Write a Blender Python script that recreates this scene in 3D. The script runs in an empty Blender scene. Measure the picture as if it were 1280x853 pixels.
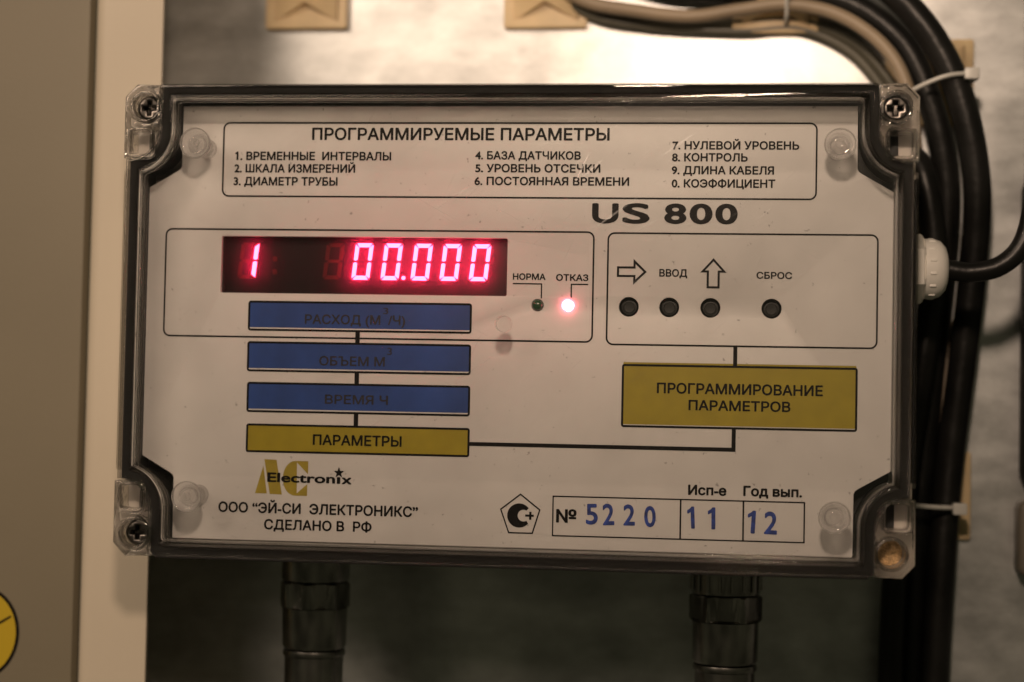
import bpy, bmesh, math, random
from mathutils import Vector, Matrix
random.seed(4)
S = bpy.context.scene
COL = S.collection
# Panel coordinates used below are millimetres: x right, y up, z out of the wall towards the viewer.
def W(x, y, z):
    return Vector((x, -z, y)) / 1000.0

# ------------------------------------------------------------------ camera
Rm = Matrix(((0.99305, 0.01991, -0.11601), (-0.01533, 0.99907, 0.04024), (0.1167, -0.03819, 0.99243)))
cam_mm = Vector((61.618, -20.162, 524.0))
M = Matrix(((1, 0, 0), (0, 0, -1), (0, 1, 0)))
cam = bpy.data.cameras.new('camera')
camo = bpy.data.objects.new('camera', cam); COL.objects.link(camo)
camo.matrix_world = Matrix.Translation(W(*cam_mm)) @ (M @ Rm.transposed()).to_4x4()
cam.lens = 61.875; cam.sensor_width = 36.0; cam.clip_start = 0.01; cam.clip_end = 20
cam.dof.use_dof = True; cam.dof.focus_distance = 0.524; cam.dof.aperture_fstop = 4.8; cam.dof.aperture_blades = 7
S.camera = camo

# ------------------------------------------------------------------ world: the dim warm room
w = bpy.data.worlds.new('World'); S.world = w; w.use_nodes = True
nt = w.node_tree; bg = nt.nodes['Background']
wc = nt.nodes.new('ShaderNodeTexCoord'); wn = nt.nodes.new('ShaderNodeTexNoise'); wr = nt.nodes.new('ShaderNodeValToRGB')
wn.inputs['Scale'].default_value = 2.2; wn.inputs['Detail'].default_value = 3
wr.color_ramp.elements[0].position = 0.38; wr.color_ramp.elements[0].color = (0.018, 0.0165, 0.010, 1)
wr.color_ramp.elements[1].position = 0.68; wr.color_ramp.elements[1].color = (0.085, 0.076, 0.046, 1)
nt.links.new(wc.outputs['Generated'], wn.inputs['Vector']); nt.links.new(wn.outputs['Fac'], wr.inputs['Fac'])
nt.links.new(wr.outputs['Color'], bg.inputs['Color']); bg.inputs['Strength'].default_value = 1.0

# ------------------------------------------------------------------ the small lamp above the camera and the soft room light
def lamp(name, loc, target, power, size, color):
    d = bpy.data.lights.new(name, 'AREA'); d.shape = 'DISK'; d.size = size; d.energy = power; d.color = color
    o = bpy.data.objects.new(name, d); COL.objects.link(o); o.location = W(*loc)
    o.rotation_euler = (W(*target) - W(*loc)).to_track_quat('-Z', 'Y').to_euler()
    return o
lamp('work_lamp', (45, 225, 500), (20, 20, 0), 1.5, 0.05, (1.0, 0.735, 0.545))
lamp('room_light', (-800, 760, 1000), (0, 0, 0), 15.0, 0.8, (1.0, 0.755, 0.565))

S.view_settings.view_transform = 'Standard'; S.view_settings.look = 'None'
S.view_settings.exposure = 0; S.view_settings.gamma = 1
S.render.engine = 'CYCLES'
S.cycles.use_denoising = True
S.cycles.max_bounces = 14; S.cycles.transmission_bounces = 12; S.cycles.transparent_max_bounces = 24
S.cycles.caustics_refractive = True; S.cycles.caustics_reflective = True; S.cycles.blur_glossy = 0.4

# ------------------------------------------------------------------ materials
def mat(name, color, rough=0.5, metal=0.0, spec=0.5, noise=None, bump=None, **kw):
    m = bpy.data.materials.new(name); m.use_nodes = True
    n = m.node_tree; b = n.nodes['Principled BSDF']
    b.inputs['Base Color'].default_value = (*color, 1); b.inputs['Roughness'].default_value = rough
    b.inputs['Metallic'].default_value = metal; b.inputs['Specular IOR Level'].default_value = spec
    for k, v in kw.items(): b.inputs[k.replace('_', ' ')].default_value = v
    tc = n.nodes.new('ShaderNodeTexCoord')
    if noise:
        scale, amt = noise
        t = n.nodes.new('ShaderNodeTexNoise'); t.inputs['Scale'].default_value = scale; t.inputs['Detail'].default_value = 5
        r = n.nodes.new('ShaderNodeValToRGB')
        r.color_ramp.elements[0].position = 0.3; r.color_ramp.elements[1].position = 0.7
        r.color_ramp.elements[0].color = (*[c * (1 - amt) for c in color], 1)
        r.color_ramp.elements[1].color = (*[min(1, c * (1 + amt)) for c in color], 1)
        n.links.new(tc.outputs['Object'], t.inputs['Vector']); n.links.new(t.outputs['Fac'], r.inputs['Fac'])
        n.links.new(r.outputs['Color'], b.inputs['Base Color'])
    if bump:
        scale, st, dist = bump
        t = n.nodes.new('ShaderNodeTexNoise'); t.inputs['Scale'].default_value = scale; t.inputs['Detail'].default_value = 4
        u = n.nodes.new('ShaderNodeBump'); u.inputs['Strength'].default_value = st; u.inputs['Distance'].default_value = dist
        n.links.new(tc.outputs['Object'], t.inputs['Vector']); n.links.new(t.outputs['Fac'], u.inputs['Height'])
        n.links.new(u.outputs['Normal'], b.inputs['Normal'])
    return m

def clear_mat(name, tint=(0.93, 0.93, 0.9), rough=0.03, glass=0.5, veil=0.0, bump=True, sheen=0.0):
    """clear plastic: part plain see-through, part refracting, so it passes lamp light as well as bending the view"""
    m = bpy.data.materials.new(name); m.use_nodes = True; n = m.node_tree; n.nodes.clear()
    out = n.nodes.new('ShaderNodeOutputMaterial')
    tr = n.nodes.new('ShaderNodeBsdfTransparent'); tr.inputs['Color'].default_value = (*tint, 1)
    gl = n.nodes.new('ShaderNodeBsdfGlass'); gl.inputs['Color'].default_value = (*[c ** 0.5 for c in tint], 1)
    gl.inputs['Roughness'].default_value = rough; gl.inputs['IOR'].default_value = 1.5
    mx = n.nodes.new('ShaderNodeMixShader'); mx.inputs['Fac'].default_value = glass
    n.links.new(tr.outputs[0], mx.inputs[1]); n.links.new(gl.outputs[0], mx.inputs[2])
    last = mx
    if veil:
        df = n.nodes.new('ShaderNodeBsdfDiffuse'); df.inputs['Color'].default_value = (0.8, 0.79, 0.78, 1)
        m2 = n.nodes.new('ShaderNodeMixShader'); m2.inputs['Fac'].default_value = veil
        n.links.new(last.outputs[0], m2.inputs[1]); n.links.new(df.outputs[0], m2.inputs[2]); last = m2
    if sheen:   # fine handling scuffs that catch the lamp
        gs = n.nodes.new('ShaderNodeBsdfGlossy'); gs.inputs['Roughness'].default_value = 0.34
        m3 = n.nodes.new('ShaderNodeMixShader'); m3.inputs['Fac'].default_value = sheen
        n.links.new(last.outputs[0], m3.inputs[1]); n.links.new(gs.outputs[0], m3.inputs[2]); last = m3
    if bump:
        tc = n.nodes.new('ShaderNodeTexCoord'); t = n.nodes.new('ShaderNodeTexNoise'); t.inputs['Scale'].default_value = 260
        u = n.nodes.new('ShaderNodeBump'); u.inputs['Strength'].default_value = 0.5; u.inputs['Distance'].default_value = 0.001
        n.links.new(tc.outputs['Object'], t.inputs['Vector']); n.links.new(t.outputs['Fac'], u.inputs['Height'])
        n.links.new(u.outputs['Normal'], gl.inputs['Normal'])
    n.links.new(last.outputs[0], out.inputs['Surface'])
    return m

def window_mat():
    """thin clear sheet: see-through with a Fresnel gloss, plus fine scuffs and a trace of dust"""
    m = bpy.data.materials.new('scuffed_clear_sheet'); m.use_nodes = True; n = m.node_tree; n.nodes.clear()
    L = n.links.new
    out = n.nodes.new('ShaderNodeOutputMaterial')
    tr = n.nodes.new('ShaderNodeBsdfTransparent'); tr.inputs['Color'].default_value = (0.985, 0.985, 0.98, 1)
    gs = n.nodes.new('ShaderNodeBsdfGlossy'); gs.inputs['Roughness'].default_value = 0.06
    fr = n.nodes.new('ShaderNodeFresnel'); fr.inputs['IOR'].default_value = 1.5
    mx = n.nodes.new('ShaderNodeMixShader'); L(fr.outputs[0], mx.inputs['Fac']); L(tr.outputs[0], mx.inputs[1]); L(gs.outputs[0], mx.inputs[2])
    tc = n.nodes.new('ShaderNodeTexCoord')
    masks = []
    for ang, sc, den, seed in ((0.62, 1.0, 0.70, 0), (1.15, 1.4, 0.715, 5), (-0.5, 1.2, 0.72, 11), (0.75, 2.2, 0.70, 21)):
        mp = n.nodes.new('ShaderNodeMapping'); mp.inputs['Rotation'].default_value = (0, ang, 0)
        mp.inputs['Location'].default_value = (seed * 0.13, 0, seed * 0.31)
        m3 = n.nodes.new('ShaderNodeMapping'); m3.inputs['Scale'].default_value = (32 * sc, 1, 1500 * sc)
        t = n.nodes.new('ShaderNodeTexNoise'); t.inputs['Scale'].default_value = 1; t.inputs['Detail'].default_value = 1
        r = n.nodes.new('ShaderNodeMapRange'); r.inputs['From Min'].default_value = den; r.inputs['From Max'].default_value = den + 0.06
        L(tc.outputs['Object'], mp.inputs['Vector']); L(mp.outputs[0], m3.inputs['Vector']); L(m3.outputs[0], t.inputs['Vector'])
        L(t.outputs['Fac'], r.inputs['Value']); masks.append(r.outputs[0])
    last = masks[0]
    for k in masks[1:]:
        a = n.nodes.new('ShaderNodeMath'); a.operation = 'MAXIMUM'; L(last, a.inputs[0]); L(k, a.inputs[1]); last = a.outputs[0]
    # where the scuffs gather
    g = n.nodes.new('ShaderNodeTexNoise'); g.inputs['Scale'].default_value = 22
    gr = n.nodes.new('ShaderNodeMapRange'); gr.inputs['From Min'].default_value = 0.42; gr.inputs['From Max'].default_value = 0.66
    L(tc.outputs['Object'], g.inputs['Vector']); L(g.outputs['Fac'], gr.inputs['Value'])
    a = n.nodes.new('ShaderNodeMath'); a.operation = 'MULTIPLY'; L(last, a.inputs[0]); L(gr.outputs[0], a.inputs[1])
    # scuffs painted stronger around the lamp's glare, upper part right of centre
    vd = n.nodes.new('ShaderNodeVectorMath'); vd.operation = 'DISTANCE'; L(tc.outputs['Object'], vd.inputs[0]); vd.inputs[1].default_value = (0.022, 0, 0.046)
    vr = n.nodes.new('ShaderNodeMapRange'); vr.inputs['From Min'].default_value = 0.015; vr.inputs['From Max'].default_value = 0.075
    vr.inputs['To Min'].default_value = 1.0; vr.inputs['To Max'].default_value = 0.12; L(vd.outputs['Value'], vr.inputs['Value'])
    a2 = n.nodes.new('ShaderNodeMath'); a2.operation = 'MULTIPLY'; L(a.outputs[0], a2.inputs[0]); L(vr.outputs[0], a2.inputs[1]); a = a2
    b = n.nodes.new('ShaderNodeMath'); b.operation = 'MULTIPLY_ADD'; L(a.outputs[0], b.inputs[0]); b.inputs[1].default_value = 0.26; b.inputs[2].default_value = 0.0028
    rg = n.nodes.new('ShaderNodeBsdfGlossy'); rg.inputs['Roughness'].default_value = 0.42
    tl = n.nodes.new('ShaderNodeBsdfTranslucent')
    du = n.nodes.new('ShaderNodeMixShader'); du.inputs['Fac'].default_value = 0.25; L(rg.outputs[0], du.inputs[1]); L(tl.outputs[0], du.inputs[2])
    fin = n.nodes.new('ShaderNodeMixShader'); L(b.outputs[0], fin.inputs['Fac']); L(mx.outputs[0], fin.inputs[1]); L(du.outputs[0], fin.inputs[2])
    L(fin.outputs[0], out.inputs['Surface'])
    return m

def filter_mat():
    """smoked display filter that scatters a little of the digits' light"""
    m = bpy.data.materials.new('smoked_display_filter'); m.use_nodes = True; n = m.node_tree; n.nodes.clear(); L = n.links.new
    out = n.nodes.new('ShaderNodeOutputMaterial')
    tr = n.nodes.new('ShaderNodeBsdfTransparent'); tr.inputs['Color'].default_value = (0.62, 0.55, 0.55, 1)
    tl = n.nodes.new('ShaderNodeBsdfTranslucent'); tl.inputs['Color'].default_value = (0.9, 0.22, 0.6, 1)
    m1 = n.nodes.new('ShaderNodeMixShader'); m1.inputs['Fac'].default_value = 0.115; L(tr.outputs[0], m1.inputs[1]); L(tl.outputs[0], m1.inputs[2])
    gs = n.nodes.new('ShaderNodeBsdfGlossy'); gs.inputs['Roughness'].default_value = 0.25; fr = n.nodes.new('ShaderNodeFresnel')
    m2 = n.nodes.new('ShaderNodeMixShader'); L(fr.outputs[0], m2.inputs['Fac']); L(m1.outputs[0], m2.inputs[1]); L(gs.outputs[0], m2.inputs[2])
    L(m2.outputs[0], out.inputs['Surface'])
    return m

def glow_mat(name, color, strength):
    m = bpy.data.materials.new(name); m.use_nodes = True; b = m.node_tree.nodes['Principled BSDF']
    b.inputs['Base Color'].default_value = (0.5, 0.02, 0.04, 1)
    b.inputs['Emission Color'].default_value = (*color, 1); b.inputs['Emission Strength'].default_value = strength
    return m

def galvanised():
    m = bpy.data.materials.new('galvanised_sheet'); m.use_nodes = True; n = m.node_tree; b = n.nodes['Principled BSDF']; L = n.links.new
    b.inputs['Metallic'].default_value = 0.85
    tc = n.nodes.new('ShaderNodeTexCoord')
    big = n.nodes.new('ShaderNodeTexNoise'); big.inputs['Scale'].default_value = 18; big.inputs['Detail'].default_value = 6; big.inputs['Roughness'].default_value = 0.6
    big.inputs['Distortion'].default_value = 0.6
    sm = n.nodes.new('ShaderNodeTexVoronoi'); sm.inputs['Scale'].default_value = 70
    mixv = n.nodes.new('ShaderNodeMixRGB'); mixv.inputs['Fac'].default_value = 0.05
    L(tc.outputs['Object'], big.inputs['Vector']); L(tc.outputs['Object'], sm.inputs['Vector'])
    L(big.outputs['Fac'], mixv.inputs[1]); L(sm.outputs['Color'], mixv.inputs[2])
    r = n.nodes.new('ShaderNodeValToRGB')
    r.color_ramp.elements[0].position = 0.3; r.color_ramp.elements[0].color = (0.54, 0.56, 0.56, 1)
    r.color_ramp.elements[1].position = 0.66; r.color_ramp.elements[1].color = (0.86, 0.88, 0.88, 1)
    st = n.nodes.new('ShaderNodeTexNoise'); st.inputs['Scale'].default_value = 45; st.inputs['Detail'].default_value = 8; st.inputs['Roughness'].default_value = 0.7
    mpn = n.nodes.new('ShaderNodeMapping'); mpn.inputs['Scale'].default_value = (0.6, 1, 1.3); L(tc.outputs['Object'], mpn.inputs['Vector']); L(mpn.outputs[0], st.inputs['Vector'])
    sr = n.nodes.new('ShaderNodeMapRange'); sr.inputs['From Min'].default_value = 0.35; sr.inputs['From Max'].default_value = 0.65; sr.inputs['To Min'].default_value = 0.66; sr.inputs['To Max'].default_value = 1.0
    L(st.outputs['Fac'], sr.inputs['Value']); mu = n.nodes.new('ShaderNodeMixRGB'); mu.blend_type = 'MULTIPLY'; mu.inputs['Fac'].default_value = 1
    L(mixv.outputs[0], r.inputs['Fac']); L(r.outputs[0], mu.inputs[1]); L(sr.outputs[0], mu.inputs[2]); L(mu.outputs[0], b.inputs['Base Color'])
    rr = n.nodes.new('ShaderNodeMapRange'); rr.inputs['To Min'].default_value = 0.26; rr.inputs['To Max'].default_value = 0.56
    L(st.outputs['Fac'], rr.inputs['Value']); L(rr.outputs[0], b.inputs['Roughness'])
    bp = n.nodes.new('ShaderNodeTexNoise'); bp.inputs['Scale'].default_value = 9; bp.inputs['Detail'].default_value = 3
    u = n.nodes.new('ShaderNodeBump'); u.inputs['Strength'].default_value = 0.5; u.inputs['Distance'].default_value = 0.004
    L(tc.outputs['Object'], bp.inputs['Vector']); L(bp.outputs['Fac'], u.inputs['Height']); L(u.outputs['Normal'], b.inputs['Normal'])
    return m

MAT = dict(
    white=mat('white_laminate', (0.66, 0.645, 0.63), 0.42, noise=(90, 0.03), bump=(900, 0.08, 0.0002)),
    ink=mat('black_ink', (0.006, 0.005, 0.005), 0.5, spec=0.12, noise=(700, 0.5)),
    faint=mat('overprinted_ink', (0.017, 0.016, 0.020), 0.4, noise=(500, 0.5)),
    blue=mat('blue_print', (0.016, 0.056, 0.24), 0.4, noise=(70, 0.25)),
    yellow=mat('yellow_print', (0.32, 0.255, 0.012), 0.4, noise=(160, 0.08)),
    gold=mat('gold_print', (0.34, 0.265, 0.03), 0.4, noise=(300, 0.12)),
    stamp=mat('stamped_blue_ink', (0.014, 0.040, 0.235), 0.5, noise=(380, 0.85)),
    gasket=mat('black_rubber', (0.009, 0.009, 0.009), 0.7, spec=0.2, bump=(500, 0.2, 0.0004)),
    housing=mat('light_grey_plastic', (0.42, 0.385, 0.34), 0.5, noise=(60, 0.05)),
    dark=mat('cavity_shade_black', (0.012, 0.012, 0.011), 0.6),  # black standing for shade inside the box and the corner bosses
    button=mat('black_button_plastic', (0.010, 0.011, 0.010), 0.4, spec=0.3),
    board=mat('display_face', (0.016, 0.012, 0.011), 0.35, noise=(120, 0.4)),
    sleeve=mat('display_surround', (0.05, 0.035, 0.035), 0.18),
    dim=mat('unlit_segment', (0.20, 0.02, 0.02), 0.4),
    steel=mat('screw_steel', (0.13, 0.12, 0.11), 0.30, 1.0, noise=(800, 0.25)),
    nickel=mat('dull_nickel_brass', (0.27, 0.265, 0.25), 0.27, 1.0, noise=(90, 0.35), bump=(300, 0.15, 0.0004)),
    fibre=mat('tan_rust_debris', (0.50, 0.32, 0.15), 0.8, noise=(600, 0.5), bump=(1200, 0.8, 0.0008)),
    cable=mat('black_cable_sheath', (0.008, 0.008, 0.0075), 0.36, spec=0.3, noise=(40, 0.6), bump=(90, 0.35, 0.0015)),
    tan=mat('tan_cable_sheath', (0.27, 0.215, 0.15), 0.45, noise=(60, 0.12)),
    grey=mat('olive_grey_reflection', (0.085, 0.082, 0.062), 0.4, noise=(60, 0.2)),  # tone of the cables mirrored in the sheet
    mount=mat('cream_nylon', (0.62, 0.46, 0.27), 0.45, noise=(45, 0.22), Subsurface_Weight=0.1),
    tie=mat('milky_nylon', (0.50, 0.50, 0.47), 0.35),
    gland=mat('white_nylon', (0.86, 0.84, 0.79), 0.35),
    cream=mat('cream_enamel', (0.46, 0.41, 0.325), 0.5, noise=(14, 0.05), bump=(700, 0.12, 0.0003)),
    door=mat('beige_enamel', (0.165, 0.145, 0.10), 0.5, noise=(10, 0.08), bump=(700, 0.12, 0.0003)),
    brown=mat('brown_beige_plastic', (0.13, 0.115, 0.09), 0.5),
    sticky=mat('yellow_sticker', (0.42, 0.30, 0.015), 0.4),
    plate=galvanised(), window=window_mat(), filter=filter_mat(),
    clear=clear_mat('clear_polycarbonate', (0.975, 0.97, 0.955), 0.0, 0.36, bump=False),
    stud=clear_mat('clear_nylon', (0.98, 0.975, 0.97), 0.0, 0.58, veil=0.15, bump=False),
    block=clear_mat('clear_moulded_corner', (0.985, 0.98, 0.97), 0.0, 0.85),
    thin=clear_mat('clear_side_wall', (0.985, 0.98, 0.965), 0.01, 0.22, bump=False),
    ledgreen=mat('green_lens', (0.025, 0.075, 0.035), 0.2, Coat_Weight=0.5),
    lit=glow_mat('lit_red_segment', (1.0, 0.046, 0.11), 38),
    ledred=glow_mat('lit_red_lens', (1.0, 0.13, 0.20), 18),
)

# specks and smudges of grime on the printed panel
_n = MAT['white'].node_tree; _b = _n.nodes['Principled BSDF']; _src = _b.inputs['Base Color'].links[0].from_socket
_tc = _n.nodes.new('ShaderNodeTexCoord')
_col = _src
for _sc, _lo, _hi, _dark in ((620, 0.70, 0.76, 0.55), (24, 0.50, 0.78, 0.84)):
    _t = _n.nodes.new('ShaderNodeTexNoise'); _t.inputs['Scale'].default_value = _sc; _t.inputs['Detail'].default_value = 3
    _r = _n.nodes.new('ShaderNodeMapRange'); _r.inputs['From Min'].default_value = _lo; _r.inputs['From Max'].default_value = _hi
    _r.inputs['To Min'].default_value = 1.0; _r.inputs['To Max'].default_value = _dark
    _m = _n.nodes.new('ShaderNodeMixRGB'); _m.blend_type = 'MULTIPLY'; _m.inputs['Fac'].default_value = 1
    _n.links.new(_tc.outputs['Object'], _t.inputs['Vector']); _n.links.new(_t.outputs['Fac'], _r.inputs['Value'])
    _n.links.new(_col, _m.inputs[1]); _n.links.new(_r.outputs[0], _m.inputs[2]); _col = _m.outputs[0]
_n.links.new(_col, _b.inputs['Base Color'])

# ------------------------------------------------------------------ building helpers
POS = {}
def link(name, me, m, parent=None, label=None):
    """centre the mesh on its own origin and link it as one object"""
    vs = [v.co for v in me.vertices]
    lo = Vector([min(v[i] for v in vs) for i in range(3)]); hi = Vector([max(v[i] for v in vs) for i in range(3)])
    c = (lo + hi) / 2
    me.transform(Matrix.Translation(-c)); me.materials.clear(); me.materials.append(MAT[m] if isinstance(m, str) else m)
    o = bpy.data.objects.new(name, me); COL.objects.link(o); me.name = name
    POS[o] = c
    if parent: o.parent = parent; o.location = c - POS[parent]
    else: o.location = c
    if label: o['label'] = label
    return o

def copy_part(o, dx, dy, parent, dz=0, rot=None):
    c = o.copy(); COL.objects.link(c); d = W(dx, dy, dz)
    c.parent = parent; c.location = POS[o] + d - POS[parent]; POS[c] = POS[o] + d
    if rot: c.rotation_euler = rot
    return c

def thing(name, label, cat, loc, group=None):
    o = bpy.data.objects.new(name, None); COL.objects.link(o); o.location = W(*loc); POS[o] = W(*loc)
    o.empty_display_size = 0.02
    tag(o, label, cat, group); return o

def tag(o, label, cat, group=None):
    o['label'] = label; o['category'] = cat
    if group: o['group'] = group
    return o

def finish(me, smooth=35):
    bm = bmesh.new(); bm.from_mesh(me)
    bmesh.ops.remove_doubles(bm, verts=bm.verts, dist=2e-7)
    bmesh.ops.dissolve_degenerate(bm, dist=1e-7, edges=bm.edges)
    bmesh.ops.recalc_face_normals(bm, faces=bm.faces)
    bm.to_mesh(me); bm.free()
    if smooth:
        me.shade_smooth(); me.set_sharp_from_angle(angle=math.radians(smooth))

def from_curve(cu):
    o = bpy.data.objects.new('tmp', cu); COL.objects.link(o)
    me = bpy.data.meshes.new_from_object(o)
    bpy.data.objects.remove(o); bpy.data.curves.remove(cu)
    return me

def shape(name, loops, z0, z1, m, parent=None, bevel=0.0, label=None, res=2):
    """a flat outline with holes, given thickness along z; z0 == z1 makes a flat print"""
    cu = bpy.data.curves.new('c', 'CURVE'); cu.dimensions = '2D'; cu.fill_mode = 'BOTH'
    for lp in loops:
        sp = cu.splines.new('POLY'); sp.points.add(len(lp) - 1); sp.use_cyclic_u = True
        for i, (x, y) in enumerate(lp): sp.points[i].co = (x, y, 0, 1)
    flat = abs(z1 - z0) < 1e-9
    if not flat:
        cu.extrude = (z1 - z0) / 2 - bevel; cu.bevel_depth = bevel; cu.bevel_resolution = res if bevel else 0; cu.offset = -bevel
    me = from_curve(cu)
    zc = (z0 + z1) / 2
    for v in me.vertices: v.co = W(v.co.x, v.co.y, v.co.z + zc)
    if flat:
        bm = bmesh.new(); bm.from_mesh(me)
        for f in bm.faces:
            f.normal_update()
            if f.normal.y > 0: f.normal_flip()
        bm.to_mesh(me); bm.free()
    else: finish(me)
    return link(name, me, m, parent, label)

def circle(cx, cy, r, n=40): return [(cx + r * math.cos(2 * math.pi * k / n), cy + r * math.sin(2 * math.pi * k / n)) for k in range(n)]
def rrect(x0, y0, x1, y1, r, n=6):
    if x0 > x1: x0, x1 = x1, x0
    if y0 > y1: y0, y1 = y1, y0
    out = []
    for cx, cy, a in ((x1 - r, y1 - r, 0), (x0 + r, y1 - r, 90), (x0 + r, y0 + r, 180), (x1 - r, y0 + r, 270)):
        for k in range(n + 1):
            t = math.radians(a + 90 * k / n); out.append((cx + r * math.cos(t), cy + r * math.sin(t)))
    return out

def lathe(name, prof, c, axis, m, parent=None, n=40, facets=None, smooth=35, label=None):
    """turned body: prof = (radius, distance along the axis) from c"""
    bm = bmesh.new(); rings = []
    for i, (r, h) in enumerate(prof):
        ring = []
        for k in range(n):
            a = 2 * math.pi * k / n; rr = r
            if facets and facets[i]:
                f = facets[i]; q = (a % (2 * math.pi / f)) - math.pi / f
                rr = r * math.cos(math.pi / f) / math.cos(q)
            u, v = rr * math.cos(a), rr * math.sin(a)
            p = {'z': (c[0] + u, c[1] + v, c[2] + h), 'y': (c[0] + u, c[1] + h, c[2] + v), 'x': (c[0] + h, c[1] + u, c[2] + v)}[axis]
            ring.append(bm.verts.new(W(*p)))
        rings.append(ring)
    for a, b in zip(rings, rings[1:]):
        for k in range(n): bm.faces.new((a[k], a[(k + 1) % n], b[(k + 1) % n], b[k]))
    bm.faces.new(rings[0]); bm.faces.new(rings[-1])
    me = bpy.data.meshes.new(name); bm.to_mesh(me); bm.free(); finish(me, smooth)
    return link(name, me, m, parent, label)

def tube(name, pts, r, m, parent=None, label=None, flat=1.0):
    P = [Vector(p) for p in pts]; P = [P[0] * 2 - P[1]] + P + [P[-1] * 2 - P[-2]]; out = []
    for i in range(1, len(P) - 2):
        a, b, c, d = P[i - 1:i + 3]
        for k in range(8):
            t = k / 8
            out.append(0.5 * ((2 * b) + (c - a) * t + (2 * a - 5 * b + 4 * c - d) * t * t + (3 * b - a - 3 * c + d) * t ** 3))
    out.append(P[-2])
    cu = bpy.data.curves.new('c', 'CURVE'); cu.dimensions = '3D'; cu.bevel_depth = r; cu.bevel_resolution = 5; cu.use_fill_caps = True
    sp = cu.splines.new('POLY'); sp.points.add(len(out) - 1)
    for i, p in enumerate(out): sp.points[i].co = (*p, 1)
    me = from_curve(cu)
    for v in me.vertices: v.co = W(*v.co)
    finish(me, 60)
    return link(name, me, m, parent, label)

def box(name, x0, x1, y0, y1, z0, z1, m, parent=None, bevel=0.4, label=None):
    return shape(name, [rrect(x0, y0, x1, y1, min(max(bevel, 0.05), (x1 - x0) / 2.1, abs(y1 - y0) / 2.1), 2)], z0, z1, m, parent, bevel=bevel * 0.6, label=label)

from mathutils.geometry import delaunay_2d_cdt
import numpy as np
def raw_text(s):
    """letters as flat triangles, filled by winding number so overlapping strokes stay solid"""
    cu = bpy.data.curves.new('t', 'FONT'); cu.body = s; cu.size = 10
    o = bpy.data.objects.new('t', cu); COL.objects.link(o); bpy.context.view_layer.update()
    cv = o.to_curve(bpy.context.evaluated_depsgraph_get())
    polys = []
    for sp in cv.splines:
        pts = []
        if sp.type == 'BEZIER':
            bp = sp.bezier_points; n = len(bp)
            for i in range(n):
                p0, p3 = bp[i], bp[(i + 1) % n]
                a, b, c, d = p0.co, p0.handle_right, p3.handle_left, p3.co
                straight = (b - a).length < 1e-5 and (d - c).length < 1e-5 or abs((b - a).cross(d - a).z) + abs((c - a).cross(d - a).z) < 1e-4
                for k in range(1 if straight else 5):
                    t = k / 5; pts.append(a * (1 - t) ** 3 + b * 3 * t * (1 - t) ** 2 + c * 3 * t * t * (1 - t) + d * t ** 3)
        else: pts = [Vector(q.co[:3]) for q in sp.points]
        q = []
        for v in pts:
            if not q or (v - q[-1]).length > 1e-4: q.append(Vector((v.x, v.y, 0)))
        if len(q) > 2 and (q[0] - q[-1]).length < 1e-4: q.pop()
        if len(q) > 2: polys.append(q)
    o.to_curve_clear(); bpy.data.objects.remove(o); bpy.data.curves.remove(cu)
    if s[0] == '1':   # the stroke's flag
        x0 = min(p.x for q in polys for p in q) if len(s) == 1 else min(polys, key=lambda q: min(p.x for p in q))[0].x - 0.98
        x0 = min(min(p.x for p in q) for q in polys)
        polys.append([Vector((x0 + dx, y, 0)) for dx, y in ((0.98, 6.7), (0.98, 7.28), (0.25, 7.28), (-0.25, 6.7), (-1.3, 6.1), (-1.3, 5.2), (0.2, 6.1))])
    pts, edges = [], []
    for q in polys:
        n0 = len(pts); pts += [Vector((p.x, p.y)) for p in q]
        edges += [(n0 + i, n0 + (i + 1) % len(q)) for i in range(len(q))]
    ov, oe, of, _, _, _ = delaunay_2d_cdt(pts, edges, [], 0, 1e-5)
    P = np.array([(v.x, v.y) for v in ov]); T = np.array([tuple(f) for f in of]); C = P[T].mean(axis=1)
    A = np.array([pts[a] for a, b in edges]); B = np.array([pts[b] for a, b in edges])
    cx, cy = C[:, 0][:, None], C[:, 1][:, None]
    side = (B[:, 0] - A[:, 0]) * (cy - A[:, 1]) - (cx - A[:, 0]) * (B[:, 1] - A[:, 1])
    wind = ((A[:, 1] <= cy) & (B[:, 1] > cy) & (side > 0)).sum(1) - ((A[:, 1] > cy) & (B[:, 1] <= cy) & (side < 0)).sum(1)
    F = [tuple(int(i) for i in t) for t, w_ in zip(T, wind) if w_ != 0]
    used = sorted({i for t in F for i in t}); mp = {k: i for i, k in enumerate(used)}
    return [Vector((P[k][0], P[k][1], 0)) for k in used], [tuple(mp[i] for i in t) for t in F], [0] * len(used)
CAP0 = max(v.y for v in raw_text('H')[0])
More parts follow.
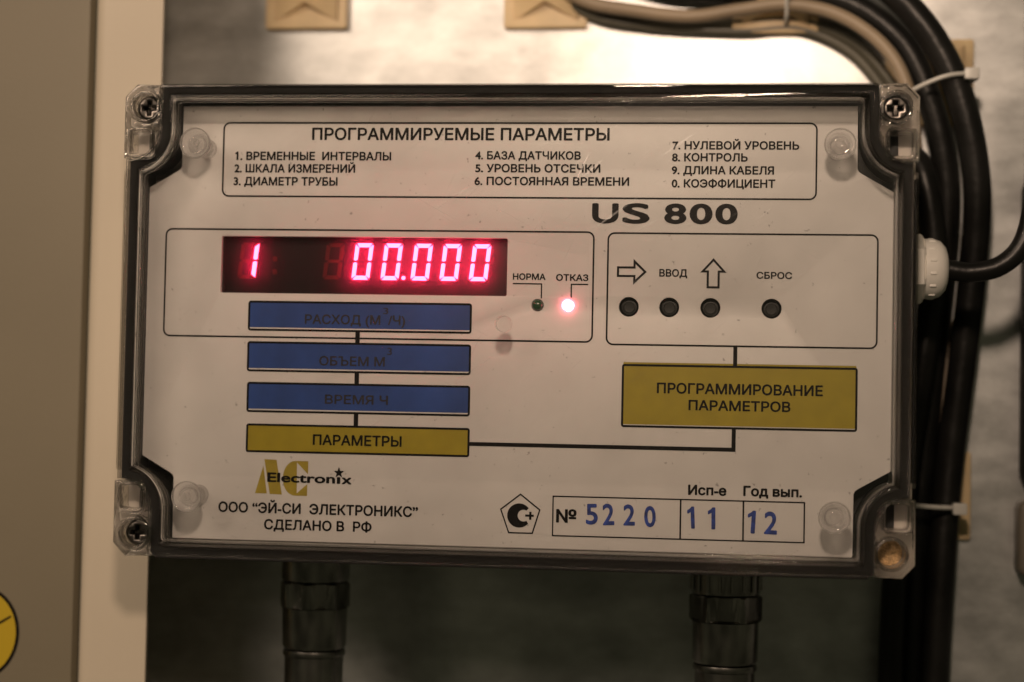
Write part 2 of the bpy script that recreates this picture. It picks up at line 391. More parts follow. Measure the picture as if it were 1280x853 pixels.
def text(s, x0, x1, yb, cap, weight=0.0, m='ink', parent=None, z=0.12, slant=0.0, label=None):
    base, fs, ly = raw_text(s)
    V, F, Z = list(base), list(fs), [0.003 * k for k in ly]
    if weight > 0:    # heavier strokes: the printed shape laid down again a little to each side
        q = weight * 0.75
        for j, (dx, dy) in enumerate(((1, 0), (-1, 0), (0, 1), (0, -1), (.7, .7), (-.7, .7), (.7, -.7), (-.7, -.7))):
            o_ = len(V); V += [c + Vector((dx * q, dy * q, 0.0)) for c in base]; F += [tuple(i + o_ for i in f) for f in fs]
            Z += [0.006 * (j + 1) + 0.003 * k for k in ly]
    a = min(v.x for v in V); b = max(v.x for v in V)
    sx = (x1 - x0) / (b - a); sy = cap / (CAP0 + 1.5 * weight)
    if m == 'stamp':
        k_ = random.uniform(-0.06, 0.06); base_x = (a + b) / 2
        V = [Vector((v.x + (v.y - 3.5) * k_, v.y + (v.x - base_x) * k_ * -0.8, 0)) for v in V]
    pts = [W(x0 + (v.x - a) * sx, yb + (v.y + 0.75 * weight) * sy, z + dz) for v, dz in zip(V, Z)]
    me = bpy.data.meshes.new('t'); me.from_pydata(pts, [], F); me.update()
    return link('lettering', me, m, parent, label)

# ------------------------------------------------------------------ setting: the galvanised sheet and the cabinet edge
wall = shape('back_wall', [rrect(-140.0, -190, 330, 190, 1)], -83, -80, 'plate', bevel=0.3)
wall['kind'] = 'structure'; wall['label'] = 'mottled galvanised sheet steel behind the meter'

cab = thing('cabinet', 'cream enamelled cabinet edge left of the meter with its beige door', 'cabinet', (-142, -190, -60))
def extrude_profile(name, prof, m, parent, label=None):
    bm = bmesh.new(); n = len(prof)
    lo = [bm.verts.new(W(x, -190, z)) for x, z in prof]; hi = [bm.verts.new(W(x, 190, z)) for x, z in prof]
    for k in range(n): bm.faces.new((lo[k], lo[(k + 1) % n], hi[(k + 1) % n], hi[k]))
    bm.faces.new(lo); bm.faces.new(hi)
    me = bpy.data.meshes.new(name); bm.to_mesh(me); bm.free(); finish(me, 30)
    return link(name, me, m, parent, label)
arc = [(-137.5 - 5.5 * math.sin(math.radians(a)), -31.5 + 5.5 * math.cos(math.radians(a))) for a in range(0, 91, 9)]
arc2 = [(-137.5 - 4.0 * math.sin(math.radians(a)), -31.5 + 4.0 * math.cos(math.radians(a))) for a in range(90, -1, -9)]
extrude_profile('front_lip', [(-119.3, -26.0)] + arc + [(-143.0, -82.8), (-141.5, -82.8)] + arc2 + [(-119.3, -27.5)], 'cream', cab)
bm = bmesh.new()
prof = [(-143.3, -30.5), (-144.4, -27.4), (-190, -17.0), (-191, -19.2), (-144.4, -32.6)]
lo = [bm.verts.new(W(x, -190, z)) for x, z in prof]; hi = [bm.verts.new(W(x, 190, z)) for x, z in prof]
for k in range(5): bm.faces.new((lo[k], lo[(k + 1) % 5], hi[(k + 1) % 5], hi[k]))
bm.faces.new(lo); bm.faces.new(hi)
me = bpy.data.meshes.new('door'); bm.to_mesh(me); bm.free(); finish(me, 20)
door = link('door', me, 'door', cab, 'beige door leaf')
def door_print(name, loops, m, off, label=None):
    o = shape(name, loops, 0, 0, m, None, label=label)
    c = POS[o]
    for v in o.data.vertices:
        x = (v.co.x + c.x) * 1000; z = -27.4 + (-144.4 - x) / 45.6 * 10.4 + off
        v.co.y = -z / 1000 - c.y
    o.parent = door; o.location = c - POS[door]
    return o
def egg(cx, cy, rx, ry, n=64, p=2.0):
    return [(cx + rx * math.copysign(abs(math.cos(t)) ** (2 / p), math.cos(t)), cy + ry * math.copysign(abs(math.sin(t)) ** (2 / p), math.sin(t))) for t in [2 * math.pi * k / n for k in range(n)]]
door_print('warning_sticker', [egg(-172.6, -95.6, 12.0, 15.0)], 'ink', 0.12, 'yellow warning sticker with black border')
door_print('sticker_face', [egg(-172.6, -95.6, 11.0, 13.9)], 'sticky', 0.2)
door_print('sticker_symbol', [[(-166.1, -91.6), (-163.3, -89.9), (-163.0, -90.5), (-165.9, -92.4), (-169.7, -94.4), (-169.7, -93.4)]], 'ink', 0.28)

# ------------------------------------------------------------------ the meter
CY = 4.5
meter = thing('flow_meter', 'grey wall-mounted flow meter with clear lid, white printed panel and glowing red digits', 'meter', (0, CY - 70, -79))

def corner(d):   # quarter of the notched lid outline in (u, v), from the side up to the top
    us, vs = 111.5 + d, 66.0 + d; r = 13.7 - d; cu_, cv = 115.5, 57.0
    a0 = math.acos(max(-1, min(1, (us - cu_) / r))); a0 = 2 * math.pi - a0
    pts = []
    n = 12
    for k in range(n + 1):
        a = a0 + (math.pi - a0) * k / n
        pts.append((cu_ + r * math.cos(a), cv + r * math.sin(a)))
    un = cu_ - r
    rr = 1.2
    for k in range(4):
        a = math.radians(90 * k / 3)
        pts.append((un - rr + rr * math.cos(a), vs - rr + rr * math.sin(a)))
    return pts
def ringpts(q):
    out = []
    out += [(u, CY + v) for u, v in q]
    out += [(-u, CY + v) for u, v in reversed(q)]
    out += [(-u, CY - v) for u, v in q]
    out += [(u, CY - v) for u, v in reversed(q)]
    return out
N = lambda d: ringpts(corner(d))
outer = lambda d: ringpts([(118.1 - d, 67.2), (114.4, 71.1 - d)])

housing = shape('housing', [outer(0.15), N(2.3)], -60, 2.6, 'housing', meter, 0.3)
shape('housing_back', [outer(1.2)], -64, -60.2, 'housing', meter, 0.6)
shape('interior_shade_fill', [N(0.3)], -22, -6, 'dark', meter, 0.1)  # shade inside the box, put in as a black solid
for s in (1, -1):   # mounting feet to the wall
    box('mounting_foot', s * 95 - 9, s * 95 + 9, CY - 55, CY + 55, -79.9, -64.1, 'housing', meter, 0.8)
shape('interior_shade_lining', [N(2.2), N(1.9)], -5.8, 2.5, 'dark', meter)  # black ring carrying the interior's painted shade out to the gasket
shape('gasket', [N(4.75), N(2.2)], 2.7, 10.6, 'gasket', meter, 0.4)
for s in (1, -1):
    y = CY + s * 70.9
    box('sealing_strip', -105, 105, y - .3 - .35, y + .3 - .35 * (s > 0), 2.7, 11.0, 'gasket', meter, 0.15)
    x = s * 117.75
    box('sealing_strip', x - .3, x + .3, CY - 44, CY + 44, 2.7, 5.0, 'gasket', meter, 0.15)

# front panel with its openings
def panel_outline():
    q = [(113.2, 40.8), (103.6, 46.3), (102.8, 46.9), (102.4, 47.8), (102.3, 66.4)]
    return [(x - 1.0, y) for x, y in ringpts(q)]
DISP = (-90.2, 13.45, -1.9, 30.9)
BTN = [34.83, 46.82, 58.99, 76.94]
holes = [rrect(*DISP, 0.5, 3)] + [circle(x, 10.72, 2.95, 32) for x in BTN] + [circle(7.5, 10.88, 1.85, 24), circle(16.65, 10.9, 1.85, 24)]
panel = shape('front_panel', [panel_outline()] + holes, -1.6, 0.0, 'white', meter, 0.08)

# ---- printed frames
def frame(x0, y0, x1, y1, r, lw, z=0.10, m='ink', name='frame_line'):
    return shape(name, [rrect(x0, y0, x1, y1, r), rrect(x0 + lw, y0 + lw, x1 - lw, y1 - lw, max(r - lw, 0.1))], z, z, m, panel)
def fill(x0, y0, x1, y1, m, z, r=0.3, name='printed_block', label=None):
    return shape(name, [rrect(x0, y0, x1, y1, r)], z, z, m, panel, label=label)
frame(-90.6, 42.9, 89.7, 66.0, 2.2, 0.52)
frame(-108.0, -0.2, 24.3, 33.2, 2.2, 0.52)
frame(28.1, -0.8, 107.8, 33.0, 2.2, 0.52)
for x0, y0, x1, y1, c, lab in ((-81.3, 1.95, -12.3, 11.15, 'blue', 'topmost blue block'), (-81.3, -10.5, -12.3, -1.25, 'blue', 'middle blue block'),
                         (-81.1, -22.9, -12.3, -13.65, 'blue', 'lowest blue block')):
    frame(x0, y0, x1, y1, 0.9, 0.65, 0.10); fill(x0 + .55, y0 + 1.05, x1 - .55, y1 - .3, c, 0.05, label=lab)
frame(-81.0, -35.1, -12.2, -26.35, 0.8, 0.65); fill(-80.6, -34.8, -12.6, -26.7, 'yellow', 0.05, label='narrow yellow block')
frame(33.1, -25.1, 102.2, -6.3, 0.8, 0.65); fill(33.5, -24.2, 101.8, -5.75, 'yellow', 0.05, label='large yellow block')
def bar(x0, y0, x1, y1, z=0.075): return shape('connecting_line', [[(x0, y0), (x1, y0), (x1, y1), (x0, y1)]], z, z, 'ink', panel)
bar(-47.85, -1.4, -46.45, 2.1); bar(-47.8, -13.8, -46.4, -10.3); bar(-47.75, -26.5, -46.35, -22.7)
bar(65.9, -6.4, 67.1, -0.7)
shape('connecting_line', [[(-12.3, -31.7), (67.0, -31.7), (67.0, -25.0), (65.8, -25.0), (65.8, -30.5), (-12.3, -30.5)]], 0.075, 0.075, 'ink', panel)
shape('pointer_line', [[(-0.1, 17.05), (-0.1, 17.45), (8.8, 17.45), (8.8, 12.9), (8.4, 12.9), (8.4, 17.05)]], 0.1, 0.1, 'ink', panel)
shape('pointer_line', [[(22.6, 17.45), (17.35, 17.45), (17.35, 13.2), (17.75, 13.2), (17.75, 17.05), (22.6, 17.05)]], 0.1, 0.1, 'ink', panel)
shape('arrow_symbol', [[(31.1, 22.8), (36.0, 22.8), (36.0, 25.1), (40.0, 21.2), (36.0, 17.3), (36.0, 19.6), (31.1, 19.6)],
                      [(31.75, 22.15), (36.65, 22.15), (36.65, 23.5), (39.05, 21.2), (36.65, 18.9), (36.65, 20.25), (31.75, 20.25)]], 0.1, 0.1, 'ink', panel)
shape('arrow_symbol', [[(59.7, 25.5), (63.6, 21.2), (61.6, 21.2), (61.6, 16.5), (57.75, 16.5), (57.75, 21.2), (55.8, 21.2)],
                      [(59.7, 24.55), (62.15, 21.85), (60.95, 21.85), (60.95, 17.15), (58.4, 17.15), (58.4, 21.85), (57.25, 21.85)]], 0.1, 0.1, 'ink', panel)
# ---- lettering
K = 0.12
for a in (
    ('ПРОГРАММИРУЕМЫЕ ПАРАМЕТРЫ', -62.73, 28.22, 60.46, 3.6, 0.36),
    ('1. ВРЕМЕННЫЕ  ИНТЕРВАЛЫ', -86.63, -38.03, 54.23, 2.5, 0.42),
    ('2. ШКАЛА ИЗМЕРЕНИЙ', -86.78, -49.07, 50.42, 2.5, 0.42),
    ('3. ДИАМЕТР ТРУБЫ', -86.93, -54.43, 46.46, 2.5, 0.42),
    ('4. БАЗА ДАТЧИКОВ', -12.29, 19.68, 54.67, 2.42, 0.42),
    ('5. УРОВЕНЬ ОТСЕЧКИ', -12.2, 25.63, 50.78, 2.42, 0.42),
    ('6. ПОСТОЯННАЯ ВРЕМЕНИ', -12.37, 34.32, 46.9, 2.43, 0.42),
    ('7. НУЛЕВОЙ УРОВЕНЬ', 46.99, 84.35, 57.86, 2.39, 0.42),
    ('8. КОНТРОЛЬ', 46.94, 69.28, 54.28, 2.39, 0.42),
    ('9. ДЛИНА КАБЕЛЯ', 46.88, 77.08, 50.42, 2.39, 0.42),
    ('0. КОЭФФИЦИЕНТ', 46.94, 77.49, 46.48, 2.39, 0.42),
    ('U', 23.35, 31.3, 35.62, 6.04, 0.42), ('S', 32.4, 40.6, 35.62, 6.04, 0.42), ('8', 44.9, 51.5, 35.62, 6.04, 0.42), ('0', 52.4, 59.2, 35.62, 6.04, 0.42), ('0', 60.0, 66.6, 35.62, 6.04, 0.42),
    ('НОРМА', -0.13, 9.77, 18.4, 1.86, 0.42),
    ('ОТКАЗ', 12.91, 22.63, 18.24, 1.92, 0.42),
    ('РАСХОД (М', -63.58, -40.21, 4.25, 2.77, 0.3, 'faint'),
    ('3', -39.42, -37.82, 7.53, 1.94, 0.1, 'faint'),
    ('/Ч)', -37.87, -32.59, 4.24, 2.79, 0.3, 'faint'),
    ('ОБЪЕМ М', -58.8, -38.56, -8.33, 2.73, 0.3, 'faint'),
    ('3', -37.91, -36.44, -4.81, 2.18, 0.1, 'faint'),
    ('ВРЕМЯ Ч', -56.78, -37.32, -19.93, 2.66, 0.3, 'faint'),
    ('ПАРАМЕТРЫ', -60.19, -32.87, -32.46, 3.04, 0.36),
    ('ПРОГРАММИРОВАНИЕ', 43.57, 92.18, -14.85, 3.01, 0.36),
    ('ПАРАМЕТРОВ', 52.99, 82.84, -19.69, 2.89, 0.36),
    ('ВВОД', 43.71, 52.0, 19.84, 2.15, 0.36),
    ('СБРОС', 72.36, 82.77, 19.54, 1.93, 0.36),
    ('ООО “ЭЙ-СИ  ЭЛЕКТРОНИКС”', -89.03, -27.39, -53.48, 3.04, 0.4),
    ('СДЕЛАНО В  РФ', -74.67, -41.46, -58.37, 2.95, 0.4),
    ('№', 14.28, 20.37, -53.9, 3.8, 0.35),
    ('5', 23.12, 26.69, -54.17, 6.1, 0.30, 'stamp'),
    ('2', 28.12, 31.57, -54.27, 6.33, 0.30, 'stamp'),
    ('2', 34.29, 37.73, -54.22, 6.21, 0.30, 'stamp'),
    ('0', 40.46, 43.88, -54.46, 6.14, 0.30, 'stamp'),
    ('1', 53.19, 55.31, -54.6, 6.12, 0.30, 'stamp'),
    ('1', 59.18, 61.41, -54.67, 6.11, 0.30, 'stamp'),
    ('1', 70.77, 73.1, -55.52, 6.33, 0.30, 'stamp'),
    ('2', 75.67, 79.5, -55.65, 6.62, 0.30, 'stamp'),
    ('Исп-е', 53.27, 64.53, -44.71, 2.9, 0.5),
    ('Год вып.', 69.44, 86.54, -44.63, 2.9, 0.5),
):
    text(*a, parent=panel)
# serial table
shape('serial_table', [rrect(13.1, -58.0, 87.5, -45.9, 0.1, 1), rrect(13.5, -57.6, 50.9, -46.3, 0.1, 1), rrect(51.4, -57.6, 69.3, -46.3, 0.1, 1), rrect(69.8, -57.6, 87.05, -46.3, 0.1, 1)], 0.1, 0.1, 'ink', panel)
# conformity mark: pentagon ring, C and plus
pen = [(3.5, -45.5), (9.6, -50.2), (7.4, -57.5), (0.0, -57.5), (-2.6, -50.3)]
pc = (3.5, -52.2)
shape('conformity_mark', [pen, [(pc[0] + (x - pc[0]) * 0.92, pc[1] + (y - pc[1]) * 0.92) for x, y in pen]], 0.1, 0.1, 'ink', panel)
C = [(3.2 + 3.6 * math.cos(math.radians(a)), -52.1 + 3.6 * math.sin(math.radians(a))) for a in range(38, 323, 6)]
C += [(4.5 + 1.75 * math.cos(math.radians(a)), -52.1 + 1.75 * math.sin(math.radians(a))) for a in range(300, 59, -8)]
shape('conformity_mark', [C], 0.1, 0.1, 'ink', panel)
shape('conformity_mark', [[(5.0, -51.75), (6.2, -51.75), (6.2, -50.9), (6.9, -50.9), (6.9, -51.75), (7.6, -51.75), (7.6, -52.4), (6.9, -52.4), (6.9, -53.3), (6.2, -53.3), (6.2, -52.4), (5.0, -52.4)]], 0.1, 0.1, 'ink', panel)
# maker's mark
def L(px, py):   # enlarged measurements of the printed mark, in panel millimetres
    return (-82.28 + 0.0335 * px, -34.9 - 0.0325 * py)
shape('printed_mark', [[L(135, 388), L(207, 128), L(245, 388)]], 0.05, 0.05, 'gold', panel)
shape('printed_mark', [[L(215, 68), L(328, 72), L(385, 395), L(272, 392)]], 0.05, 0.05, 'gold', panel)
cc = [L(622, 78), L(505, 78)] + [L(505 - 115 * math.sin(math.radians(a)), 240 - 162 * math.cos(math.radians(a))) for a in range(8, 180, 9)] + [L(505, 402), L(618, 402), L(618, 290), L(522, 380), L(518, 92), L(622, 200)]
shape('printed_mark', [cc], 0.05, 0.05, 'gold', panel)
text('Electron', -74.05, -53.0, -44.0, 2.9, 0.42, 'ink', panel)
text('ı', -52.5, -51.4, -44.05, 3.0, 0.42, 'ink', panel)
text('x', -51.0, -47.9, -44.15, 3.0, 0.42, 'ink', panel)
sx, sy = -51.2, -40.7
shape('printed_star', [[(sx - .7 + (1.75 if k % 2 == 0 else .72) * math.sin(math.pi * k / 5), sy + (1.75 if k % 2 == 0 else .72) * math.cos(math.pi * k / 5)) for k in range(10)]], 0.13, 0.13, 'ink', panel)

# ---- display
disp = shape('display_module', [rrect(DISP[0] - 1.5, DISP[1] - 1.5, DISP[2] + 1.5, DISP[3] + 1.5, 0.5)], -8.5, -5.0, 'board', meter, 0.1)
shape('display_surround', [rrect(DISP[0] - 1.2, DISP[1] - 1.2, DISP[2] + 1.2, DISP[3] + 1.2, 0.5), rrect(DISP[0] + .25, DISP[1] + .25, DISP[2] - .25, DISP[3] - .25, 0.4)], -4.95, -1.65, 'sleeve', disp, 0.12)
shape('display_filter', [rrect(DISP[0] + .3, DISP[1] + .3, DISP[2] - .3, DISP[3] - .3, 0.3)], -2.5, -2.5, 'filter', disp)
def seg_digit(cx, cy, segs, m, w_=5.6, h_=11.2, t=1.22, sl=0.11, z=-4.9):
    """seven-segment numeral leaning right; segs from 'abcdefg'"""
    g = 0.28; hw, hh = w_ / 2, h_ / 2
    def hb(y, s):  # horizontal bar, s = -1 top, 0 middle, 1 bottom
        if s == 0: return [(-hw + t * .6, y), (-hw + t, y + t * .4), (hw - t, y + t * .4), (hw - t * .6, y), (hw - t, y - t * .4), (-hw + t, y - t * .4)]
        i = y + s * t
        return [(-hw + g + .12, y), (hw - g - .12, y), (hw - t - .05, i), (-hw + t + .05, i)]
    def vb(x, y0, y1, s):  # s = inward direction in x
        i = x + s * t
        lo, hi = min(y0, y1), max(y0, y1)
        top_out = hi > hh - 1
        if top_out: return [(x, hi - g - .12), (i, hi - t - .05), (i, lo + g + .25), ((x + i) / 2, lo + g - .05), (x, lo + g + .2)]
        return [(x, lo + g + .12), (i, lo + t + .05), (i, hi - g - .25), ((x + i) / 2, hi - g + .05), (x, hi - g - .2)]
    S7 = {'a': hb(hh, -1), 'd': hb(-hh, 1), 'g': hb(0, 0), 'f': vb(-hw, 0, hh, 1), 'b': vb(hw, 0, hh, -1), 'e': vb(-hw, -hh, 0, 1), 'c': vb(hw, -hh, 0, -1)}
    loops = [[(cx + x + y * sl, cy + y) for x, y in S7[k]] for k in segs]
    return shape('digit', loops, z, z, m, disp)
cells = [-83.0, -74.1, -65.1, -56.2, -47.17, -38.1, -28.8, -19.85, -10.8]
yc = 23.85
for i, cx in enumerate(cells):
    if i >= 4: seg_digit(cx, yc, 'abcdef', 'lit')
    elif i == 0:
        seg_digit(cx, yc, 'bc', 'lit', t=1.3); seg_digit(cx, yc, 'adefg', 'dim')
    elif i == 3: seg_digit(cx, yc, 'abcdefg', 'dim')
shape('decimal_point', [circle(-34.35, 18.95, 0.62, 16)], -4.88, -4.88, 'lit', disp)
for y in (24.4, 20.4): shape('colon_dot', [rrect(-75.3, y - .8, -73.9, y + .8, .4)], -4.88, -4.88, 'dim', disp)

# ---- push buttons and indicator lights
b0 = lathe('push_button', [(0.3, -6), (2.55, -6), (2.55, -2.9), (2.3, -2.5), (1.7, -2.45), (1.55, -2.7), (0.2, -2.75)], (BTN[0], 10.72, 0), 'z', 'button', meter, 32)
r0 = shape('button_bush', [circle(BTN[0], 10.72, 3.4, 32), circle(BTN[0], 10.72, 2.75, 32)], -5.5, -1.7, 'button', meter, 0.1)
for x in BTN[1:]:
    copy_part(b0, x - BTN[0], 0, meter); copy_part(r0, x - BTN[0], 0, meter)
dome = [(0.3, -5), (1.7, -5), (1.7, 0.1), (1.55, 0.75), (1.15, 1.25), (0.6, 1.5), (0.1, 1.55)]
lathe('indicator_light', dome, (7.5, 10.88, 0), 'z', 'ledgreen', meter, 28, label='unlit dark green indicator light')
lathe('indicator_light', dome, (16.65, 10.9, 0), 'z', 'ledred', meter, 28, label='glowing red indicator light')

# ---- clear nylon studs
sp = [(0.5, 0.12), (3.1, 0.12), (3.1, 0.9), (2.5, 1.4), (2.4, 9.6), (3.0, 10.6), (4.5, 11.3), (4.62, 11.7), (4.62, 12.9), (4.4, 13.1), (4.1, 12.9), (2.0, 12.4), (1.35, 12.6), (1.2, 12.9), (0.9, 12.9), (0.8, 12.5), (0.1, 12.4)]
s0 = lathe('clear_stud', sp, (-95.6, 57.6, 0), 'z', 'stud', meter, 40)
for x, y in ((95.5, 57.7), (-95.3, -48.4), (95.2, -49.6)): copy_part(s0, x + 95.6, y - 57.6, meter)
sp2 = [(0.4, 9.6), (2.2, 9.7), (2.6, 12.0), (2.6, 13.1), (2.3, 13.3), (0.2, 13.2)]
lathe('lid_nub', sp2, (-1.2, 4.5, 0), 'z', 'stud', meter, 32)

# ---- clear lid
lid = shape('lid', [N(4.6), N(0.35)], 11.4, 15.2, 'clear', meter, 0.7, res=3, label='clear polycarbonate lid rim')
shape('lid_wall', [N(1.9), N(0.45)], 5.2, 11.2, 'thin', lid, 0.3)
shape('lid_window', [N(0.2)], 13.9, 15.1, 'window', lid, 0.0)
shape('lid_bead', [N(0.1), N(-0.9)], 12.6, 13.75, 'clear', lid, 0.4, res=3)
for s in (1, -1):
    x = s * 117.2
    box('lid_flange', min(x - .9, x + .9), max(x - .9, x + .9), CY - 45.5, CY + 45.5, 5.2, 10.5, 'clear', lid, 0.6)
def block(sx, sy):
    q = corner(5.0)
    arc = q[:13]
    un_ = arc[-1][0]
    pts = [(118.1, arc[0][1] + 0.3)] + [p for p in arc if p[0] < 117.8] + [(un_, 70.9), (114.4, 71.1), (118.1, 67.2)]
    T = lambda P: [(sx * u, CY + sy * v) for u, v in P]
    return shape('screw_block', [T(pts), T(circle(111.4, 64.2, 5.0, 32)), T(rrect(108.6, 48.9, 116.9, 57.9, 1.6, 4))], 2.9, 11.6, 'block', lid, 0.7, res=3)
for sx_ in (1, -1):
    for sy_ in (1, -1):
        block(sx_, sy_)
        shape('pocket_frame', [[(sx_ * u, CY + sy_ * v) for u, v in rrect(108.75, 49.05, 116.75, 57.75, 1.5, 4)], [(sx_ * u, CY + sy_ * v) for u, v in rrect(109.6, 49.9, 115.9, 56.9, 1.0, 4)]], 4.0, 12.4, 'block', lid, 0.3, res=3)
        shape('screw_sleeve', [circle(sx_ * 111.4, CY + sy_ * 64.2, 4.9, 32), circle(sx_ * 111.4, CY + sy_ * 64.2, 3.9, 32)], 2.9, 12.2, 'block', lid, 0.35, res=3)
    for sy_ in (1, -1):
        X = sx_ * 111.2
        box('boss_dark_slab', min(X - 1.6, X + 1.6), max(X - 1.6, X + 1.6), CY + sy_ * 53.4 - 3.6, CY + sy_ * 53.4 + 3.6, 2.65, 3.4, 'dark', meter, 0.3)  # black slab standing in for the darkness inside the boss
# ---- lid screws
def screw(x, y):
    b = shape('lid_screw', [circle(x, y, 3.55, 36), [(x + px, y + py) for px, py in ((-.45, 2.0), (.45, 2.0), (.5, .5), (2.0, .45), (2.0, -.45), (.5, -.5), (.45, -2.0), (-.45, -2.0), (-.5, -.5), (-2.0, -.45), (-2.0, .45), (-.5, .5))]], 6.2, 9.0, 'steel', meter, 0.75, res=4)
    shape('screw_recess', [circle(x, y, 2.6, 24)], 4.0, 6.1, 'steel', b, 0.1)
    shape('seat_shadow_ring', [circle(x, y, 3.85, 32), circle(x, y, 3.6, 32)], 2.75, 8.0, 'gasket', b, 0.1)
    return b
for sx_, sy_ in ((-1, 1), (1, 1), (-1, -1)): screw(sx_ * 111.4, CY + sy_ * 64.2)
shape('debris_plug', [circle(111.4, CY - 64.2, 3.8, 32)], 2.75, 4.2, 'fibre', meter, 0.3, label='tan crumbly debris in the empty screw hole')

# ---- white cable gland on the right side
g = lathe('cable_gland', [(3.2, 0), (10.5, 0), (10.8, 0.6), (10.8, 4.2), (10.2, 4.9), (9.6, 5.0)], (119.0, 25.4, -30), 'x', 'gland', meter, 48, [0, 6, 6, 6, 6, 0], label='white plastic cable gland')
lathe('gland_cap', [(4, 5.05), (9.3, 5.05), (9.3, 8.0), (8.6, 10.0), (6.8, 11.6), (4.6, 12.3), (3.3, 12.4)], (119.0, 25.4, -30), 'x', 'gland', g, 48)
for k in range(14):
    a = 2 * math.pi * k / 14
    o = box('grip_rib', 125.2, 127.2, 25.4 + 9.0 * math.cos(a) - .45, 25.4 + 9.0 * math.cos(a) + .45, -30 + 9.0 * math.sin(a) - .6, -30 + 9.0 * math.sin(a) + .6, 'gland', g, 0.3)

# ---- two metal glands below
def metal_gland(x, style):
    c = (x, -66.3, -35)
    g = lathe('metal_gland', [(3, 0), (10.9, 0), (10.9, -9.8), (10.5, -10.4), (8, -10.5)], c, 'y', 'nickel', meter, 72, [0, style, style, 0, 0], label='dull metal cable connector under the box')
    lathe('nut', [(6, -10.9), (10.6, -10.9), (11.4, -11.3), (11.4, -18.2), (10.9, -18.8), (9, -18.9)], c, 'y', 'nickel', g, 72, [0, 0, 6 if style else 8, 6 if style else 8, 0, 0])
    if style:
        for k in range(18):
            a = 2 * math.pi * k / 18
            tube('groove_rib', [(x + 10.9 * math.cos(a), -67, -35 + 10.9 * math.sin(a)), (x + 10.9 * math.cos(a), -75.6, -35 + 10.9 * math.sin(a))], 0.45, 'nickel', g)
    lathe('sleeve', [(6, -19.1), (10.4, -19.1), (10.2, -31), (9.6, -32), (7, -32.1)], c, 'y', 'nickel', g, 48)
    lathe('ferrule', [(6, -32.4), (9.9, -32.5), (10.1, -33.4), (9.9, -34.2), (9.4, -34.6), (9.3, -50), (8, -60), (5, -60.2)], c, 'y', 'nickel', g, 48)
metal_gland(-66.3, 0); metal_gland(65.0, 12)

# ------------------------------------------------------------------ cables
def cable(pts, r, m, label, cat='cable'):
    return tag(tube('cable', pts, r, m), label, cat, 'cables bundled along the top and right of the meter')
cable([(20, 160, -62), (58, 138, -64), (88, 129, -64), (102, 125, -63), (114, 121.5, -62), (128.5, 105.5, -60), (138.8, 84, -60), (144.4, 57, -62), (144.2, 30, -66), (141.5, -1, -69), (138.0, -35, -71), (135.8, -67, -71), (134, -112, -72), (133, -180, -72)],
      4.6, 'cable', 'outermost black cable of the bundle right of the meter, arching over its top right corner')
cable([(0, 150, -72), (30, 129, -72), (55, 123.5, -72), (80, 122.3, -72), (102, 118.2, -70), (121, 103.5, -68), (131.0, 81, -68), (136, 57, -70), (135.5, 30, -73), (132.5, -1, -74), (129.8, -36, -75), (127.6, -67, -75), (126, -112, -75), (125, -180, -75)],
      4.3, 'cable', 'middle black cable of the bundle, just inside the outermost one')
cable([(119, 70, -74), (127, 60, -62), (131.5, 30, -62), (128, -1, -62), (123.5, -36, -65), (120.5, -67, -67), (119, -112, -68), (118, -180, -68)],
      4.2, 'cable', 'innermost black cable, passing closest behind the right edge of the meter')
cable([(-22, 160, -74), (0, 131, -74), (14, 119.8, -72), (31, 115.8, -70), (50, 113.6, -70), (66, 115.6, -70), (83, 117.0, -68), (100.3, 112.6, -66), (114.9, 101.3, -64), (122.4, 86.5, -63), (125.4, 65, -66), (127.5, 40, -76), (134.5, 22, -77.5), (137.6, 6, -77.5), (136.9, -10, -77.5), (135.6, -38, -77.5), (133.8, -75, -77.5), (131, -180, -77.5)],
      2.3, 'tan', 'thin tan cable running beside the black bundle')
for dy, r_, z_, lab in ((0, 1.9, -77.6, 'added dull olive grey strand, lowest above the meter, standing for the reflection of the bundle'), (3.4, 1.7, -77.4, 'added thin olive grey strand between the tan cable and the lowest grey one, widening that reflection')):  # added strands in place of the bundle's reflection in the sheet
    cable([(-24, 158 + dy, z_), (-2, 130 + dy, z_), (10, 119.5 + dy, z_), (20, 114.5 + dy, z_), (33.2, 112.2 + dy, z_), (49.5, 110.7 + dy, z_), (68.5, 110.0 + dy, z_), (87.2, 110.6 + dy * .9, z_), (103.3 + dy * .5, 103.6 + dy * .8, z_), (114 + dy * .7, 92.2 + dy * .7, z_), (119.5 + dy, 80.6 + dy * .4, z_), (121 + dy, 50, z_), (119 + dy, 0, z_)],
          r_, 'grey', lab)
tag(tube('cable', [(126, 25.3, -30), (131, 25.3, -30), (138.8, 24.5, -29.5), (147.2, 26.6, -29), (153.6, 33.2, -29), (156.8, 46, -30), (158, 70, -34), (159, 130, -44)], 3.1, 'cable'),
    'black cable curving up from the white gland on the right side', 'cable')

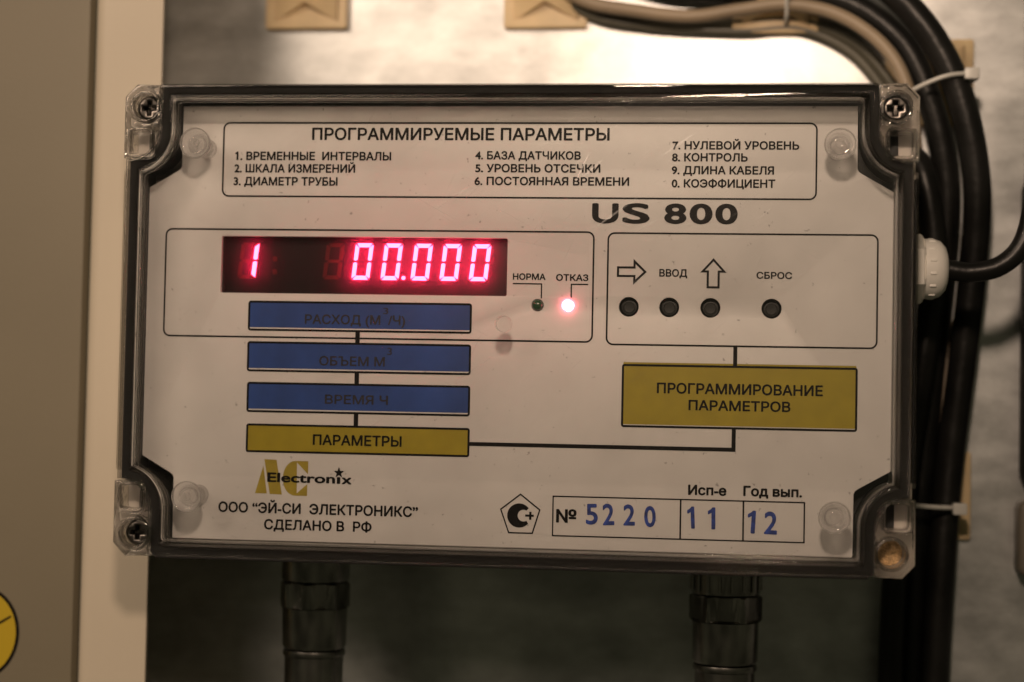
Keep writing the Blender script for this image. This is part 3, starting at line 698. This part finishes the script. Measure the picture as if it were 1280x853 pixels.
# ------------------------------------------------------------------ cable tie mounts stuck to the sheet
def mount(cx, cy, rz=0.0):
    t = thing('cable_tie_mount', 'x', 'cable mount', (cx, cy, -80), 'square cream cable tie mounts stuck to the metal sheet')
    box('mount_base', cx - 14.6, cx + 14.6, cy - 14.6, cy + 14.6, -79.9, -77.6, 'mount', t, 0.9)
    # saddle: low four-footed arch
    bm = bmesh.new(); n = 12
    for s in (-1, 1):
        vs = []
        for k in range(n + 1):
            a = math.pi * k / n
            hgt = 4.6 * math.sin(a) ** 0.7 - 0.2
            xx = cx - 11.5 * math.cos(a)
            wd = 2.6 + 6.5 * abs(math.cos(a))
            vs.append([bm.verts.new(W(xx, cy + s * 3.2, -77.6 + hgt)), bm.verts.new(W(xx, cy + s * (3.2 + wd), -77.6 + max(hgt - 1.2 - 2 * abs(math.cos(a)), 0))),
                       bm.verts.new(W(xx, cy + s * (3.2 + wd), -77.7)), bm.verts.new(W(xx, cy + s * 3.2, -77.7))])
        for a_, b_ in zip(vs, vs[1:]):
            for j in range(4): bm.faces.new((a_[j], a_[(j + 1) % 4], b_[(j + 1) % 4], b_[j]))
        bm.faces.new(vs[0]); bm.faces.new(vs[-1])
    me = bpy.data.meshes.new('saddle'); bm.to_mesh(me); bm.free(); finish(me, 40)
    link('saddle', me, 'mount', t)
    t.rotation_euler = (0, rz, 0)
    return t
m0 = mount(-84.4, 126.4)
labels = ['cream mount at the top edge, farthest left and bare of cables', 'cream mount at the top edge where the cable bundle begins',
          'cream mount under the cables, above the right half of the meter', 'cream mount half hidden behind the black bundle beyond the meter\'s top right corner',
          'cream mount behind the black bundle beside the meter\'s lower right corner']
m0['label'] = labels[0]
for (x, y, rz), lab in zip(((0.3, 126.2, 0), (79.0, 123.6, 0), (130.8, 92.5, 0), (131.2, -46.3, 0)), labels[1:]):
    c = m0.copy(); COL.objects.link(c); c.location = W(x, y, -80); c.scale = (1, 1.75 if x == 79.0 else 1, 1); c.rotation_euler = (0, rz, 0); c['label'] = lab
    for ch in m0.children:
        d = ch.copy(); COL.objects.link(d); d.parent = c

# ------------------------------------------------------------------ cable ties
def tie(path, head, label):
    t = thing('cable_tie', label, 'cable tie', head, 'milky nylon ties round the cable bundle')
    me_o = tube('strap', path, 0.75, 'tie', t)
    for v in me_o.data.vertices: pass
    hx, hy, hz = head
    box('tie_head', hx - 2.3, hx + 2.3, hy - 1.9, hy + 1.9, hz - 2.4, hz + 2.2, 'tie', t, 0.6)
    return t
tie([(119, 83.8, -70), (121.5, 85.2, -62), (125, 87.0, -57), (131.5, 89.4, -53.6), (136.5, 90.6, -54), (141.5, 91.2, -57), (143.5, 91, -64), (142, 90, -74)], (141.6, 91.0, -56), 'pale nylon tie holding the bundle beside the meter\'s top right corner')
tie([(116, -48.4, -66), (119, -48.6, -60.5), (124, -48.9, -59), (130.5, -49.4, -60.5), (137.5, -49.7, -63.5), (140.5, -49.8, -67), (140.5, -49.8, -76)], (140.2, -50.0, -63.5), 'pale nylon tie holding the bundle beside the meter\'s lower right corner')
tie([(82.5, 112.3, -76), (82.6, 113.0, -70), (82.6, 115, -67.3), (82.4, 118.8, -64.5), (82.4, 126, -60.5), (82.4, 131, -66)], (82.4, 129.5, -60), 'pale nylon tie crossing the cables over the mount above the meter')

# ------------------------------------------------------------------ dark device at the far right
dv = thing('dark_enclosure', 'black blurred enclosure edge at the far right, above the beige one', 'enclosure', (175, -46, -80))
box('case', 161, 215, -44, 62, -79.8, -66, 'gasket', dv, 6)
box('case_cover', 164, 213, -42, 60, -65.9, -62, 'gasket', dv, 3)
dv2 = thing('beige_enclosure', 'beige blurred enclosure corner at the far right edge, below the black one', 'enclosure', (175, -96, -80))
box('case', 160, 218, -72, -47, -79.8, -70, 'brown', dv2, 3)
box('case_cover', 162, 216, -70, -49, -69.9, -66.5, 'brown', dv2, 2)
